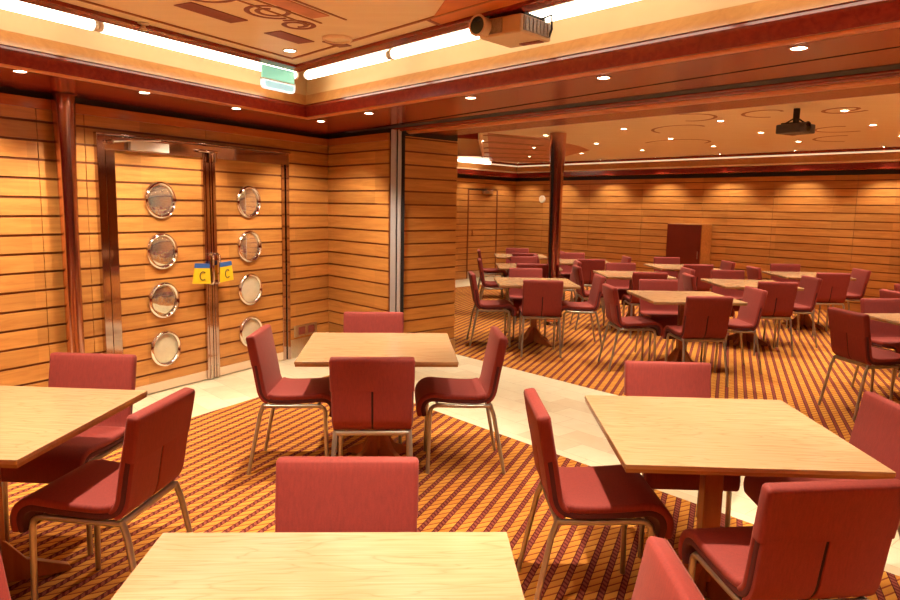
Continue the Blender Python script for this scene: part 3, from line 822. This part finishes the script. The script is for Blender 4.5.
set_table(-.266, 1.323, 2.64, 'the table nearest the camera', 'pale maple square table nearest the camera, cut by the bottom of the view',
    {'far': (.0, -.01, 0, ''), 'left': (-.075, .04, -16, ''), 'right': (.04, .0, -3, '')})
set_table(-1.841, 2.721, -3.14, 'the table by the chrome column', 'maple square table at the left, before the wall with the column',
    {'far': (.02, 0, 0, ''), 'right': (0, -.02, -4, ''), 'near': (.0, .0, 0, '')})
set_table(-.428, 4.276, 4.28, 'the table before the double doors', 'maple square table standing in front of the double doors',
    {'far': (-.06, .02, 0, ''), 'near': (-.015, 0, 0, ''), 'left': (0, -.04, -3, ''), 'right': (0, -.03, 0, '')})
set_table(1.068, 2.748, -1.77, 'the glossy table by the marble aisle', 'glossy maple square table with lamp reflections beside the marble aisle',
    {'far': (.02, 0.03, 0, ''), 'left': (.0, -.05, 3, ''), 'right': (.08, -.015, 0, ''), 'near': (.02, .04, 9, '')})
full = lambda: {k: (random.uniform(-.02, .02), random.uniform(-.005, .02), random.uniform(-2.5, 2.5), '') for k in SIDE}
def ft(x, y, th, phrase, tlabel, **kw):
    ch = full()
    for k, v in kw.items():
        if v is None: ch.pop(k)
        else: ch[k] = v
    set_table(x, y, th, phrase, tlabel, ch, off=.445)
ft(2.357, 7.12, 2.4, 'the first table before the maroon cabinet', 'maple square table nearest in line with the maroon cabinet', near=(-.06, .02, 3, ''), left=(.05, .01, 0, ''))
ft(.99, 8.28, 1, 'the first table past the wood pillar', 'maple square table nearest past the wood pillar end')
ft(1.14, 10.5, 0, 'the second table past the wood pillar', 'maple square table second in line past the wood pillar end', left=(0, -.02, 0, ''))
ft(1.25, 12.75, 0, 'the third table past the wood pillar', 'maple square table farthest in line past the wood pillar end')
ft(2.14, 11.65, 0, 'the small table behind the round column', 'distant maple square table just right of the far round column')
ft(2.45, 9.5, 0, 'the pale table beside the round column', 'pale maple square table between the far round column and maroon cabinet')
ft(3.63, 8.58, -2, 'the table just right of the maroon cabinet', 'maple square table in mid room just right of the maroon cabinet', near=(.025, .01, 0, ''))
ft(3.56, 10.95, 2, 'the table closest to the maroon cabinet', 'maple square table farthest back, below the maroon cabinet', left=None)
ft(4.99, 9.92, -3, 'the back table below the dark projector', 'maple square table at the back below the dark projector')
ft(4.06, 5.72, 8, 'the large right table beyond the aisle', 'maple square table at the right just beyond the marble aisle', left=(0, .17, 0, ''))
ft(5.20, 7.15, 4, 'the last table at the far right', 'maple square table at the far right, behind the nearer right table')

# maroon cabinet with a wood side against the far wall
cb = empty('cabinet', (*ND(FAR_N - .36, -7.20), 0), math.atan2(d2.y, d2.x))
tag(cb, 'maroon fronted wooden cabinet standing against the far wall', 'cabinet')
mb = MB(); mb.box((-.36, -.02, .0), (.36, .33, 1.36)); mb.build('carcass', M['panel'], cb, bevel=.004)
mb = MB(); mb.box((-.35, -.042, .06), (.35, -.021, 1.345)); mb.build('door', M['maroon_box'], cb, bevel=.004)
mb = MB(); mb.tube([(.31, -.055, .72), (.31, -.055, .86)], .008, 8); mb.build('handle', M['steel'], cb, smooth=50)
# small round white fitting and call box on the far wall
rd = empty('wall_clock', (*ND(FAR_N - .014, -11.07), 1.80), math.atan2(d2.y, d2.x)); tag(rd, 'small round white fitting high on the far wall by the column', 'wall fitting')
T = Matrix.Rotation(R(90), 4, 'X')
mb = MB(); mb.lathe([(.085, 0), (.085, .03), (.07, .042), (.062, .042)], 24, T); mb.build('rim', M['white_plastic'], rd, smooth=40)
mb = MB(); mb.lathe([(.063, .0), (.063, .038), (.002, .040)], 24, T); mb.build('face', M['cream_bead'], rd, smooth=40)

# ------------------------------------------------------------------ camera, world, view
cam = bpy.data.cameras.new('camera'); cam.sensor_width = 36; cam.lens = 710.46 / 900 * 36; cam.clip_start = .02
co = bpy.data.objects.new('camera', cam); COL.objects.link(co)
co.matrix_world = Matrix.Translation((0, 0, 1.598)) @ Matrix.Rotation(R(90 - 7.504), 4, 'X') @ Matrix.Rotation(R(1.064), 4, 'Z')
sc = bpy.context.scene; sc.camera = co
w = bpy.data.worlds.new('world'); sc.world = w; w.use_nodes = True
w.node_tree.nodes['Background'].inputs[0].default_value = (1, .75, .5, 1); w.node_tree.nodes['Background'].inputs[1].default_value = .02
vs = sc.view_settings; vs.view_transform = 'Standard'; vs.look = 'None'; vs.gamma = 1; vs.use_curve_mapping = False
vs.exposure = 0.36
cy = sc.cycles
cy.max_bounces = 8; cy.diffuse_bounces = 5; cy.glossy_bounces = 4; cy.use_denoising = True
cy.sample_clamp_indirect = 8; cy.caustics_reflective = False; cy.caustics_refractive = False
